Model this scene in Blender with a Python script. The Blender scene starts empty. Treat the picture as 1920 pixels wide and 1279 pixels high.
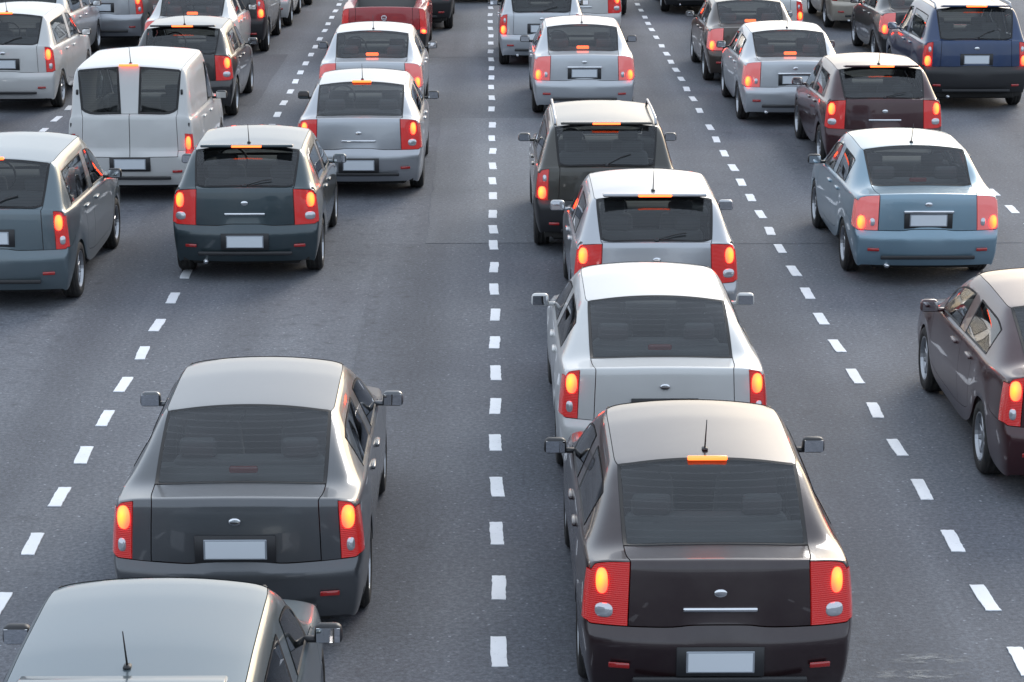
import bpy, bmesh, math, random
import numpy as np
from mathutils import Vector, Matrix
random.seed(7)
R = math.radians
scene = bpy.context.scene
COL = scene.collection

# ------------------------------------------------------------------ camera
PITCH, CAM_H, F_PX, YAW = R(14.0), 5.937, 4510.1, R(0.5793)
cam = bpy.data.cameras.new('camera')
cam.sensor_width = 36.0
cam.lens = F_PX / 1920 * 36
cam.clip_start, cam.clip_end = 0.1, 5000
cam_o = bpy.data.objects.new('camera', cam)
COL.objects.link(cam_o)
cam_o.location = (0, 0, CAM_H)
cam_o.rotation_euler = (math.pi / 2 - PITCH, 0, -YAW)
scene.camera = cam_o

# ------------------------------------------------------------------ sky and sun
SUN_EL, SUN_AZ = R(12), R(26)          # low, ahead of the traffic, a little to the right
world = bpy.data.worlds.new('World')
scene.world = world
world.use_nodes = True
wn = world.node_tree
bg = wn.nodes['Background']
sky = wn.nodes.new('ShaderNodeTexSky')
sky.sky_type = 'NISHITA'
sky.sun_disc = False
sky.sun_elevation = SUN_EL
sky.sun_rotation = SUN_AZ
sky.air_density, sky.dust_density, sky.ozone_density = 1.0, 4.0, 1.6
# a thin even layer of high cloud over the clear sky
veil = wn.nodes.new('ShaderNodeMix')
veil.data_type = 'RGBA'
veil.inputs[0].default_value = 0.72
veil.inputs[7].default_value = (6.1, 6.95, 8.1, 1)
wn.links.new(sky.outputs[0], veil.inputs[6])
wn.links.new(veil.outputs[2], bg.inputs[0])
bg.inputs[1].default_value = 0.12
sun = bpy.data.lights.new('sun', 'SUN')
sun.energy, sun.angle, sun.color = 1.0, R(24), (1.0, 0.94, 0.87)
sun_o = bpy.data.objects.new('sun', sun)
COL.objects.link(sun_o)
sd = Vector((math.sin(SUN_AZ) * math.cos(SUN_EL + .3), math.cos(SUN_AZ) * math.cos(SUN_EL + .3), math.sin(SUN_EL + .3)))
sun_o.rotation_euler = sd.to_track_quat('Z', 'Y').to_euler()
sun_o.location = (0, 0, 60)
vs = scene.view_settings
vs.view_transform, vs.look, vs.gamma, vs.use_curve_mapping = 'Standard', 'None', 1.0, False
vs.exposure = 0.75
scene.cycles.max_bounces = 8
scene.cycles.transparent_max_bounces = 12
scene.cycles.use_denoising = True

# ------------------------------------------------------------------ from a pixel of the photograph to a point at height z
CF = Vector((math.sin(YAW) * math.cos(PITCH), math.cos(YAW) * math.cos(PITCH), -math.sin(PITCH)))
CR = Vector((math.cos(YAW), -math.sin(YAW), 0))
CU = Vector((math.sin(YAW) * math.sin(PITCH), math.cos(YAW) * math.sin(PITCH), math.cos(PITCH)))
def at(x, y, z=0.0):
    d = CF + CR * ((x - 960) / F_PX) + CU * ((639.5 - y) / F_PX)
    t = (z - CAM_H) / d.z
    return t * d.x, t * d.y

# ------------------------------------------------------------------ materials
def mat(name, color=(.5, .5, .5), rough=.5, metal=0.0, coat=0.0, emit=None, estr=0.0, spec=.5):
    m = bpy.data.materials.new(name)
    m.use_nodes = True
    b = m.node_tree.nodes['Principled BSDF']
    b.inputs['Base Color'].default_value = (*color, 1)
    b.inputs['Roughness'].default_value = rough
    b.inputs['Metallic'].default_value = metal
    b.inputs['Coat Weight'].default_value = coat
    b.inputs['Coat Roughness'].default_value = .04
    b.inputs['Specular IOR Level'].default_value = spec
    if emit:
        b.inputs['Emission Color'].default_value = (*emit, 1)
        b.inputs['Emission Strength'].default_value = estr
    return m, m.node_tree, b

def ramp(nt, src, stops):
    r = nt.nodes.new('ShaderNodeValToRGB')
    e = r.color_ramp.elements
    e[0].position, e[0].color = stops[0][0], (*stops[0][1], 1)
    e[1].position, e[1].color = stops[-1][0], (*stops[-1][1], 1)
    for p, c in stops[1:-1]:
        n = e.new(p); n.color = (*c, 1)
    nt.links.new(src, r.inputs[0])
    return r.outputs[0]

def noise(nt, scale, detail=3, rough=.55, vec=None):
    n = nt.nodes.new('ShaderNodeTexNoise')
    n.inputs['Scale'].default_value = scale
    n.inputs['Detail'].default_value = detail
    n.inputs['Roughness'].default_value = rough
    if vec: nt.links.new(vec, n.inputs['Vector'])
    return n.outputs['Fac']

def mixc(nt, mode, fac, a, b):
    n = nt.nodes.new('ShaderNodeMix')
    n.data_type, n.blend_type = 'RGBA', mode
    for sock, v in ((n.inputs[0], fac), (n.inputs[6], a), (n.inputs[7], b)):
        if isinstance(v, bpy.types.NodeSocket): nt.links.new(v, sock)
        elif isinstance(v, tuple): sock.default_value = (*v, 1)
        else: sock.default_value = v
    return n.outputs[2]

PAINTS = {}
def paint(name, color, metal=0.0, rough=.35):
    """car paint with a clear coat, faint flake and a thin uneven film of road dust"""
    if name in PAINTS: return PAINTS[name]
    m, nt, b = mat('paint_' + name, color, rough, metal, .75)
    tc = nt.nodes.new('ShaderNodeTexCoord').outputs['Object']
    d1 = noise(nt, 2.2, 5, .6, tc)
    dust = ramp(nt, d1, [(.42, (0, 0, 0)), (.75, (.09, .09, .09))])
    nt.links.new(mixc(nt, 'MIX', dust, color, (.23, .21, .185)), b.inputs['Base Color'])
    cr = ramp(nt, noise(nt, 5, 4, .6, tc), [(.3, (.015, .015, .015)), (.8, (.075, .075, .075))])
    nt.links.new(cr, b.inputs['Coat Roughness'])
    PAINTS[name] = m
    return m

def glass(name, tint, body, lines=False):
    """tinted car glass: mostly see-through dark tint with a clear reflection"""
    m = bpy.data.materials.new(name); m.use_nodes = True
    nt = m.node_tree; nt.nodes.clear()
    out = nt.nodes.new('ShaderNodeOutputMaterial')
    tr = nt.nodes.new('ShaderNodeBsdfTransparent'); tr.inputs[0].default_value = (*tint, 1)
    df = nt.nodes.new('ShaderNodeBsdfPrincipled')
    df.inputs['Base Color'].default_value = (*body, 1); df.inputs['Roughness'].default_value = .02
    mx = nt.nodes.new('ShaderNodeMixShader'); mx.inputs[0].default_value = .16
    if lines:      # heater wires printed on the pane
        tc = nt.nodes.new('ShaderNodeTexCoord').outputs['Object']
        wv = nt.nodes.new('ShaderNodeTexWave'); wv.bands_direction = 'Z'; wv.inputs['Scale'].default_value = 10.5
        nt.links.new(tc, wv.inputs['Vector'])
        nt.links.new(ramp(nt, wv.outputs['Fac'], [(.92, (.14, .14, .14)), (.99, (.40, .40, .40))]), mx.inputs[0])
    gl = nt.nodes.new('ShaderNodeBsdfGlossy'); gl.inputs['Roughness'].default_value = .015
    gl.inputs['Color'].default_value = (.95, .97, 1, 1)
    fr = nt.nodes.new('ShaderNodeFresnel'); fr.inputs[0].default_value = 1.52
    m2 = nt.nodes.new('ShaderNodeMixShader')
    nt.links.new(tr.outputs[0], mx.inputs[1]); nt.links.new(df.outputs[0], mx.inputs[2])
    nt.links.new(fr.outputs[0], m2.inputs[0])
    nt.links.new(mx.outputs[0], m2.inputs[1]); nt.links.new(gl.outputs[0], m2.inputs[2])
    nt.links.new(m2.outputs[0], out.inputs[0])
    return m

M = {}
M['glass'] = glass('tinted_glass', (.66, .70, .70), (.012, .015, .018))
M['rear_glass'] = glass('heated_rear_glass', (.60, .64, .64), (.020, .022, .024), True)
M['rubber'] = mat('black_rubber', (.012, .012, .013), .6)[0]
M['plastic'] = mat('black_plastic', (.022, .022, .024), .45)[0]
M['cabin'] = mat('cabin_lining', (.16, .155, .15), .8)[0]
M['seat'] = mat('seat_cloth', (.20, .20, .205), .9)[0]
M['under'] = mat('underbody', (.014, .013, .012), .85)[0]
M['chrome'] = mat('chrome', (.72, .73, .75), .12, 1.0)[0]
M['alloy'] = mat('wheel_alloy', (.42, .43, .45), .32, .9)[0]
M['mirror'] = mat('mirror_glass', (.8, .82, .85), .02, 1.0)[0]
M['plate'] = mat('plate_white', (.66, .70, .74), .35)[0]
M['plate_rim'] = mat('plate_rim', (.35, .38, .42), .35, .4)[0]
M['lens'] = mat('red_lens', (.30, .010, .009), .08, 0, 1.0, (1.0, .035, .03), .14)[0]
M['lens_pale'] = mat('pale_pink_lens', (.62, .20, .19), .08, 0, 1.0, (1.0, .10, .09), .16)[0]
M['lens_off'] = mat('dark_red_lens', (.30, .010, .010), .08, 0, 1.0, (1.0, .03, .02), .01)[0]
M['lamp'] = mat('lit_brake_lamp', (.6, .05, .02), .2, 0, .5, (1.0, .085, .006), 6.0)[0]
M['high'] = mat('lit_high_brake_light', (.6, .05, .02), .2, 0, .5, (1.0, .10, .02), 3.4)[0]
M['clear'] = mat('clear_lens', (.55, .57, .60), .06, .55, 1.0)[0]
for nm, hot, rim_, st in (('lamp', (1.0, .17, .012), (1.0, .022, .012), 7.0),):
    nt = M[nm].node_tree; b = nt.nodes['Principled BSDF']
    tc = nt.nodes.new('ShaderNodeTexCoord').outputs['Generated']
    ds = nt.nodes.new('ShaderNodeVectorMath'); ds.operation = 'DISTANCE'; ds.inputs[1].default_value = (.5, .5, .5)
    nt.links.new(tc, ds.inputs[0])
    nt.links.new(ramp(nt, ds.outputs['Value'], [(.12, hot), (.34, (1.0, .075, .008)), (.62, rim_)]), b.inputs['Emission Color'])
    b.inputs['Emission Strength'].default_value = st
# ribbed tail-light lens
for lm in ('lens', 'lens_pale'):
  nt = M[lm].node_tree
  tc = nt.nodes.new('ShaderNodeTexCoord').outputs['Object']
  wv = nt.nodes.new('ShaderNodeTexWave'); wv.bands_direction = 'Z'; wv.inputs['Scale'].default_value = 24
  nt.links.new(tc, wv.inputs['Vector'])
  bp = nt.nodes.new('ShaderNodeBump'); bp.inputs['Strength'].default_value = .35; bp.inputs['Distance'].default_value = .01
  nt.links.new(wv.outputs['Fac'], bp.inputs['Height']); nt.links.new(bp.outputs[0], nt.nodes['Principled BSDF'].inputs['Normal'])
# tyre rubber with road dust
m, nt, b = mat('tyre_rubber', (.02, .02, .02), .8)
nt.links.new(ramp(nt, noise(nt, 9, 4), [(.35, (.012, .012, .012)), (.8, (.045, .040, .036))]), b.inputs['Base Color'])
M['tyre'] = m

# asphalt -----------------------------------------------------------
def asphalt(name, lo, mid, hi, seed):
    m, nt, b = mat(name, mid, .9, spec=.35)
    geo = nt.nodes.new('ShaderNodeNewGeometry').outputs['Position']
    mp = nt.nodes.new('ShaderNodeMapping'); nt.links.new(geo, mp.inputs[0])
    mp.inputs['Location'].default_value = (seed, seed * 1.7, 0)
    v = mp.outputs[0]
    grain = noise(nt, 26, 4, .8, v)
    base = ramp(nt, grain, [(.30, lo), (.5, mid), (.72, hi)])
    # pale chips of aggregate
    vo = nt.nodes.new('ShaderNodeTexVoronoi'); vo.inputs['Scale'].default_value = 26
    nt.links.new(v, vo.inputs['Vector'])
    sep = nt.nodes.new('ShaderNodeSeparateColor'); nt.links.new(vo.outputs['Color'], sep.inputs[0])
    chip = ramp(nt, sep.outputs[0], [(.94, (0, 0, 0)), (.97, (.7, .7, .7))])
    near = ramp(nt, vo.outputs['Distance'], [(.18, (.75, .75, .75)), (.34, (0, 0, 0))])
    base = mixc(nt, 'MIX', mixc(nt, 'MULTIPLY', 1.0, chip, near), base, (hi[0] * 2.0, hi[1] * 2.0, hi[2] * 2.0))
    # wheel tracks and oil drips run along the lanes: stretched noise
    mp2 = nt.nodes.new('ShaderNodeMapping'); nt.links.new(v, mp2.inputs[0])
    mp2.inputs['Scale'].default_value = (1.0, .07, 1)
    tr = ramp(nt, noise(nt, 1.1, 4, .6, mp2.outputs[0]), [(.3, (.84, .84, .85)), (.7, (1.12, 1.12, 1.12))])
    base = mixc(nt, 'MULTIPLY', 1.0, base, tr)
    big = ramp(nt, noise(nt, .45, 5, .62, v), [(.3, (.86, .86, .87)), (.72, (1.12, 1.115, 1.10))])
    base = mixc(nt, 'MULTIPLY', 1.0, base, big)
    # darker bands where the wheels run, two to a lane
    sx = nt.nodes.new('ShaderNodeSeparateXYZ'); nt.links.new(geo, sx.inputs[0])
    wob = nt.nodes.new('ShaderNodeMath'); wob.operation = 'MULTIPLY_ADD'; wob.inputs[1].default_value = 1.3
    nt.links.new(noise(nt, .5, 3, .6, mp2.outputs[0]), wob.inputs[0]); nt.links.new(sx.outputs[0], wob.inputs[2])
    cs = nt.nodes.new('ShaderNodeMath'); cs.operation = 'MULTIPLY'; cs.inputs[1].default_value = 2 * math.pi / 1.75
    nt.links.new(wob.outputs[0], cs.inputs[0])
    cc = nt.nodes.new('ShaderNodeMath'); cc.operation = 'COSINE'; nt.links.new(cs.outputs[0], cc.inputs[0])
    base = mixc(nt, 'MULTIPLY', 1.0, base, ramp(nt, cc.outputs[0], [(.0, (1.05, 1.05, 1.05)), (1.0, (.84, .84, .85))]))
    mid_ = nt.nodes.new('ShaderNodeMath'); mid_.operation = 'MULTIPLY'; mid_.inputs[1].default_value = 2 * math.pi / 3.5
    nt.links.new(sx.outputs[0], mid_.inputs[0])
    mc = nt.nodes.new('ShaderNodeMath'); mc.operation = 'COSINE'; nt.links.new(mid_.outputs[0], mc.inputs[0])
    lane_mid = ramp(nt, mc.outputs[0], [(0.0, (1, 1, 1)), (.22, (0, 0, 0))])
    drips = ramp(nt, noise(nt, 6.5, 4, .6, v), [(.54, (0, 0, 0)), (.72, (.5, .5, .5))])
    base = mixc(nt, 'MIX', mixc(nt, 'MULTIPLY', 1.0, lane_mid, drips), base, (.040, .042, .046))
    spots = ramp(nt, noise(nt, 2.3, 3, .5, v), [(.66, (1, 1, 1)), (.78, (.80, .80, .80))])
    base = mixc(nt, 'MULTIPLY', 1.0, base, spots)
    nt.links.new(base, b.inputs['Base Color'])
    bp = nt.nodes.new('ShaderNodeBump'); bp.inputs['Strength'].default_value = .5
    bp.inputs['Distance'].default_value = .012
    nt.links.new(noise(nt, 60, 3, .7, v), bp.inputs['Height'])
    nt.links.new(bp.outputs[0], b.inputs['Normal'])
    rr = ramp(nt, grain, [(.3, (.72, .72, .72)), (.7, (.95, .95, .95))])
    nt.links.new(rr, b.inputs['Roughness'])
    return m
M['asphalt'] = asphalt('asphalt', (.062, .067, .078), (.121, .130, .148), (.215, .226, .248), 0)
M['asphalt_pale'] = asphalt('asphalt_pale', (.080, .086, .097), (.146, .156, .172), (.235, .246, .265), 13)
M['asphalt_dark'] = asphalt('asphalt_dark', (.055, .059, .070), (.106, .114, .131), (.190, .200, .221), 29)
m, nt, b = mat('road_paint', (.75, .77, .80), .6)
geo = nt.nodes.new('ShaderNodeNewGeometry').outputs['Position']
wear = ramp(nt, noise(nt, 28, 4, .7, geo), [(.60, (0, 0, 0)), (.78, (.7, .7, .7))])
dirt = ramp(nt, noise(nt, 1.6, 3, .6, geo), [(.3, (.66, .68, .71)), (.7, (.80, .82, .85))])
nt.links.new(mixc(nt, 'MIX', wear, dirt, (.22, .225, .24)), b.inputs['Base Color'])
M['road_paint'] = m
m, nt, b = mat('scuffed_paint', (.36, .37, .37), .7)
M['scuff'] = m
geo = nt.nodes.new('ShaderNodeNewGeometry').outputs['Position']
mp = nt.nodes.new('ShaderNodeMapping'); nt.links.new(geo, mp.inputs[0]); mp.inputs['Scale'].default_value = (1, 1.6, 1)
tcg = nt.nodes.new('ShaderNodeTexCoord').outputs['Generated']
gd = nt.nodes.new('ShaderNodeVectorMath'); gd.operation = 'DISTANCE'; gd.inputs[1].default_value = (.5, .5, 0)
mg = nt.nodes.new('ShaderNodeMapping'); mg.inputs['Scale'].default_value = (1, 1, 0)
nt.links.new(tcg, mg.inputs[0]); nt.links.new(mg.outputs[0], gd.inputs[0])
fade = ramp(nt, gd.outputs['Value'], [(.12, (1, 1, 1)), (.48, (0, 0, 0))])
msk = mixc(nt, 'MULTIPLY', 1.0, ramp(nt, noise(nt, 9, 5, .7, mp.outputs[0]), [(.46, (0, 0, 0)), (.62, (.6, .6, .6))]), fade)
nt.links.new(msk, b.inputs['Alpha'])

# ------------------------------------------------------------------ mesh helpers
def mesh_from(name, verts, faces, smooth=False):
    me = bpy.data.meshes.new(name)
    me.from_pydata([tuple(v) for v in verts], [], faces)
    if smooth: me.polygons.foreach_set('use_smooth', [True] * len(me.polygons))
    me.update()
    return me

def bm_mesh(name, bm, smooth=False):
    me = bpy.data.meshes.new(name)
    bm.to_mesh(me); bm.free()
    if smooth: me.polygons.foreach_set('use_smooth', [True] * len(me.polygons))
    me.update()
    return me

def add_box(bm, c, size, rot=None, bevel=0.0, seg=2, taper=None):
    """a box into bm; taper=(fx,fy) scales the top face"""
    r = bmesh.ops.create_cube(bm, size=1.0)
    vs_ = r['verts']
    for v in vs_:
        tx, ty = taper if (taper and v.co.z > 0) else (1, 1)
        v.co = Vector((v.co.x * size[0] * tx, v.co.y * size[1] * ty, v.co.z * size[2]))
    if bevel:
        ed = list({e for v in vs_ for e in v.link_edges})
        rb = bmesh.ops.bevel(bm, geom=ed, offset=bevel, segments=seg, affect='EDGES', profile=.5)
        vs_ = list({v for f in rb['faces'] for v in f.verts} | {v for v in vs_ if v.is_valid})
    mtx = Matrix.Translation(c) @ (rot.to_4x4() if rot else Matrix.Identity(4))
    bmesh.ops.transform(bm, matrix=mtx, verts=vs_)
    return vs_

def box_mesh(name, c, size, rot=None, bevel=0.0, seg=2, taper=None):
    bm = bmesh.new(); add_box(bm, c, size, rot, bevel, seg, taper)
    return bm_mesh(name, bm, bevel > 0)

def tube(bm, pts, rad, n=8, closed=False):
    rings = []
    P = [Vector(p) for p in pts]
    for i, p in enumerate(P):
        a = P[i - 1] if (i > 0 or closed) else p
        c = P[(i + 1) % len(P)] if (i < len(P) - 1 or closed) else p
        d = (c - a).normalized()
        u = d.cross(Vector((0, 0, 1)))
        if u.length < .01: u = d.cross(Vector((1, 0, 0)))
        u.normalize(); w = d.cross(u)
        rr = rad[i] if isinstance(rad, (list, tuple)) else rad
        rings.append([bm.verts.new(p + (u * math.cos(t) + w * math.sin(t)) * rr) for t in [2 * math.pi * k / n for k in range(n)]])
    m_ = len(rings)
    for i in range(m_ if closed else m_ - 1):
        A, B = rings[i], rings[(i + 1) % m_]
        for k in range(n): bm.faces.new((A[k], A[(k + 1) % n], B[(k + 1) % n], B[k]))
    if not closed:
        bm.faces.new(rings[0][::-1]); bm.faces.new(rings[-1])

def lathe_x(bm, prof, n=28):
    """prof: list of (x, r), turned round the x axis"""
    rings = [[bm.verts.new((x, r * math.cos(t), r * math.sin(t))) for t in [2 * math.pi * k / n for k in range(n)]] for x, r in prof]
    for A, B in zip(rings[:-1], rings[1:]):
        for k in range(n): bm.faces.new((A[k], A[(k + 1) % n], B[(k + 1) % n], B[k]))
    return rings

# ------------------------------------------------------------------ wheels (shared meshes); outer side is +x
def wheel_meshes():
    bm = bmesh.new()
    lathe_x(bm, [(-.09, .20), (-.098, .24), (-.092, .285), (-.075, .303), (-.03, .308), (.03, .308), (.075, .303), (.092, .285), (.098, .24), (.085, .205), (.02, .20)], 32)
    # tread grooves as thin raised ribs
    for x in (-.05, 0, .05):
        lathe_x(bm, [(x - .014, .307), (x - .012, .312), (x + .012, .312), (x + .014, .307)], 32)
    bmesh.ops.recalc_face_normals(bm, faces=bm.faces)
    tyre = bm_mesh('tyre', bm, True)
    bm = bmesh.new()
    lathe_x(bm, [(-.08, .205), (-.02, .19), (.03, .188), (.075, .206), (.088, .208), (.088, .196), (.06, .188)], 32)
    r = lathe_x(bm, [(.045, .055), (.062, .05), (.066, .02)], 20); bm.faces.new(r[-1])
    for k in range(10):
        a = 2 * math.pi * k / 10
        rot = Matrix.Rotation(a, 3, 'X')
        add_box(bm, rot @ Vector((.048, 0, .12)), (.022, .03, .155), rot, .006, 1)
    lathe_x(bm, [(.0, .19), (.001, .02)], 20)     # brake disc behind the spokes
    bmesh.ops.recalc_face_normals(bm, faces=bm.faces)
    rim = bm_mesh('rim', bm, False)
    return tyre, rim
TYRE, RIM = wheel_meshes()

# ------------------------------------------------------------------ the car bodies
def lerp(a, b, t): return a + (b - a) * t
def piece(s, pts):
    if s <= pts[0][0]: return pts[0][1]
    for (a, va), (b, vb) in zip(pts[:-1], pts[1:]):
        if s <= b: return lerp(va, vb, (s - a) / (b - a))
    return pts[-1][1]

FR = [0, .15, .45, .525, .77, .965]
PROF = [.935, .975, .995, 1.0, .985, .962]

def build_type(tname, P):
    """A kind of car as a list of parts: (name, mesh, material key, index of the parent part or None, location)."""
    L, w = P['L'], P['w']
    zr, xr = P['zr'], P['xr']
    bt = P['belt']                                  # belt line, points of (s, z); s runs from the tail forward
    rw0, rw1, ws1, ws0 = P['rw0'], P['rw1'], P['ws1'], P['ws0']
    sR, sF, AR, zc = P['sR'], P['sF'], P.get('AR', .365), .30
    sill = P.get('sill', .21)
    names = {'t0': 0.0, 't1': P.get('t1', .24)}
    prio = [('rw0', rw0), ('rw1', rw1), ('ws1', ws1), ('ws0', ws0), ('b0', P['b0']), ('b1', P['b0'] + .09), ('cw0', P['cw0']), ('aw1', P['aw1'])]
    prio += [('rwm', (rw0 + rw1) / 2), ('wsm', (ws0 + ws1) / 2)]
    for pre, c in (('r', sR), ('f', sF)):
        for k, o in enumerate((-1.0, -.64, 0, .64, 1.0)): prio.append((f'a{pre}{k}', c + o * AR))
    prio += [('n1', L - .30), ('n0', L)]
    sl = [0.0, names['t1']]
    for n, s in prio:
        near = [q for q in sl if abs(q - s) < .085]
        if near and n not in ('rwm', 'wsm', 'n0'):
            names[n] = min(near, key=lambda q: abs(q - s))
        elif near:
            continue
        else:
            sl.append(s); names[n] = s
    sl.sort()
    idx = {n: sl.index(s) for n, s in names.items()}
    NS = len(sl)
    plan = [(0, .945), (.24, .985), (.7, 1.0), (L - .9, 1.0), (L - .3, .955), (L, .83)]
    coff = P.get('coff', [.085, .022, .0, .060, .066, .090])      # tail face: how far each row stands in
    noff = [.06, .015, 0, .03, .07, .13]
    cb = P.get('cb', .10)
    def g_of(s):
        if s <= rw0 or s >= ws0: return 0.0
        if s < rw1: return (s - rw0) / (rw1 - rw0)
        if s <= ws1: return 1.0
        return (ws0 - s) / (ws0 - ws1)
    DX = P.get('DX', [.93, .84, .69, .46, .23, 0.0])
    rxf = P.get('rxf', [1.0, 1.0, .74, .38, 0.0])
    def ring(i):
        s = sl[i]
        wsd = w * piece(s, plan)
        be = piece(s, bt)
        g = g_of(s)
        arch = 0
        for c in (sR, sF):
            d = abs(s - c)
            if d < AR + 1e-4: arch = max(arch, zc + math.sqrt(max(0, AR * AR - d * d)))
        out = []
        z0 = max(sill, arch)
        for r in range(6):
            z = lerp(sill, be, FR[r])
            if arch: z = max(z, lerp(z0, be, FR[r] * .9 + (.02 if r else 0)))
            x = wsd * PROF[r]
            if arch and r < 3: x = wsd * (1.0 if r else .985)      # slight wheel-arch flare
            out.append([x, s, z])
        rz = zr - .045 * max(0, (rw1 + .5 - s)) - .05 * max(0, s - (ws1 - .35)) if rw1 <= s <= ws1 else (zr - .0225 if s < rw1 else zr - .0175)
        x6 = wsd * .935
        out.append([x6, s, be])
        bulge = .028 * math.sin(math.pi * g) if 0 < g < 1 else 0
        for q, dx in enumerate(DX[1:]):                              # rings 7..11
            xd = wsd * dx
            zd_ = be + .012 + .030 * (1 - (xd / wsd) ** 2)
            if q == 0:
                xg, zg = xr + .055, rz - .115
            else:
                xg = xr * rxf[q]
                zg = rz - .055 * (xg / xr) ** 2.2
            x, z = lerp(xd, xg, g), lerp(zd_, zg, g) + bulge
            out.append([x, s, z])
        if i == 0 or i == NS - 1:
            rear = i == 0
            off = coff if rear else noff
            for k, p_ in enumerate(out):
                o = off[min(k, 5)] + (cb if rear else .16) * min(1, abs(p_[0]) / wsd) ** 3
                p_[1] = o if rear else L - o
        return out
    rings = [ring(i) for i in range(NS)]
    verts, key = [], {}
    def V(tag, x, y, z, sg):
        if abs(x) < 1e-6: sg = 1
        k = (tag, sg)
        if k not in key:
            key[k] = len(verts); verts.append((x * sg, y, z))
        return key[k]
    faces, tags = [], []
    for sg in (1, -1):
        def rv(i, r): return V(('r', i, r), *rings[i][r], sg)
        for i in range(NS - 1):
            for r in range(11):
                f = [rv(i, r), rv(i + 1, r), rv(i + 1, r + 1), rv(i, r + 1)]
                faces.append(f if sg > 0 else f[::-1]); tags.append(('side', i, r, sg))
        for end, i in (('cap', 0), ('nose', NS - 1)):
            rear = end == 'cap'
            R0 = rings[i]
            wsd = w * piece(sl[i], plan)
            off = coff if rear else noff
            def cv(row, c):
                if c == 0: return rv(i, row)
                if row == 5: return rv(i, 5 + c)
                x = R0[5 + c][0]
                # keep columns a little bowed so that lower rows stay as wide as the body
                x = x * lerp(PROF[row] / PROF[5], 1, .3)
                o = off[row] + (cb if rear else .16) * min(1, x / wsd) ** 3
                z = R0[row][2] if row else R0[0][2] + (.02 if rear else .0)
                if row in P.get('dip', {}) and rear: z += P['dip'][row] * (1 - x / wsd)
                return V((end, row, c), x, o if rear else L - o, z, sg)
            for row in range(5):
                for c in range(6):
                    f = [cv(row, c), cv(row + 1, c), cv(row + 1, c + 1), cv(row, c + 1)]
                    if not rear: f = f[::-1]
                    faces.append(f if sg > 0 else f[::-1]); tags.append((end, row, c, sg))
    # ---- which part each cage face belongs to
    lt = P['light']
    def region(t):
        kind, a, b_, sg = t
        S = 'R' if sg > 0 else 'L'
        if kind == 'side':
            i, r = a, b_
            if (i, r) in lt.get('lamp_side', ()): return 'lamp' + S
            if i < lt['side_n'] and lt['side_r'][0] <= r < lt['side_r'][1]: return 'light' + S
            if r >= 8 and idx['rw0'] <= i < idx['rw1']:
                if P.get('split') and r == 10: return 'body'
                return ('rwin' + S) if P.get('split') else 'rwin'
            if r >= 8 and idx['ws1'] <= i < idx['ws0']: return 'wscreen'
            if r >= 8 and idx['rw1'] <= i < idx['ws1']: return 'roof'
            if r >= 8 and i < idx['rw0']: return 'bed' if P.get('pickup') and i >= 1 else ('boot' + S if P.get('split') else 'boot')
            if r >= 8 and i >= idx['ws0'] and i < NS - 1: return 'bonnet'
            if r == 6 and not P.get('panelvan'):
                if idx['cw0'] <= i < idx['b0']: return 'sw_rear' + S
            if r == 6 and idx['b1'] <= i < idx['aw1']: return 'sw_front' + S
            if r <= 2 and i < idx['ar0']: return 'bumper_r'
            if r <= 1 and i >= idx['af4']: return 'bumper_f'
            if 1 <= r <= 5:
                if idx['ar4'] <= i < idx['b0'] and not P.get('two_door'): return 'door_rear' + S
                if idx['b0'] <= i < idx['af0']: return 'door_front' + S
            return 'body'
        if kind == 'cap':
            row, c = a, b_
            if (row, c) in lt['lamp']: return 'lamp' + S
            if (row, c) in lt['lens']: return 'light' + S
            if row <= 1: return 'bumper_r'
            if c >= P.get('boot_c', 3) and row >= P.get('boot_row', 3): return 'boot' + S if P.get('split') else 'boot'
            if row == 2: return 'bumper_r'
            return 'body'
        row, c = a, b_
        if row >= 2 and row <= 3 and c <= 2: return 'head' + S
        if 2 <= row <= 3 and c >= 3: return 'grille'
        if row <= 1: return 'bumper_f'
        return 'body'
    regs = [region(t) for t in tags]
    rl = sorted(set(regs))
    ri = {n: k for k, n in enumerate(rl)}
    me = bpy.data.meshes.new('cage')
    me.from_pydata(verts, [], faces)
    for n in rl: me.materials.append(None)
    me.polygons.foreach_set('material_index', [ri[r] for r in regs])
    # creases: bumper ledge, belt edge, window outlines
    cr = {}
    def crease(a, b_, v): cr[(min(a, b_), max(a, b_))] = v
    for sg in (1, -1):
        def rk(i, r):
            return key.get((('r', i, r), sg), key.get((('r', i, r), 1)))
        for i in range(NS - 1):
            crease(rk(i, 6), rk(i + 1, 6), .55)
            crease(rk(i, 5), rk(i + 1, 5), .25)
            crease(rk(i, 0), rk(i + 1, 0), .8)
            if idx['rw1'] <= i < idx['ws1']: crease(rk(i, 8), rk(i + 1, 8), .45)
        for n, v in (('rw0', .6), ('rw1', .55), ('ws1', .4), ('ws0', .6)):
            for r in range(8, 11): crease(rk(idx[n], r), rk(idx[n], r + 1), v)
        for c in range(5):
            a = key.get((('cap', 2, c + 1), sg), key.get((('cap', 2, c + 1), 1)))
            a2 = key.get((('cap', 2, c), sg), key.get((('cap', 2, c), 1))) if c else rk(0, 2)
            crease(a, a2, P.get('ledge', .55))
            a = key.get((('cap', 3, c + 1), sg), key.get((('cap', 3, c + 1), 1)))
            a2 = key.get((('cap', 3, c), sg), key.get((('cap', 3, c), 1))) if c else rk(0, 3)
            crease(a, a2, .6)
        for r in range(5, 11): crease(rk(0, r), rk(0, r + 1), P.get('deck_crease', .45))
    at_ = me.attributes.new('crease_edge', 'FLOAT', 'EDGE')
    ev = np.zeros(len(me.edges) * 2, dtype=np.int32); me.edges.foreach_get('vertices', ev)
    at_.data.foreach_set('value', [cr.get((min(a, b_), max(a, b_)), 0.0) for a, b_ in ev.reshape(-1, 2)])
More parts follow.
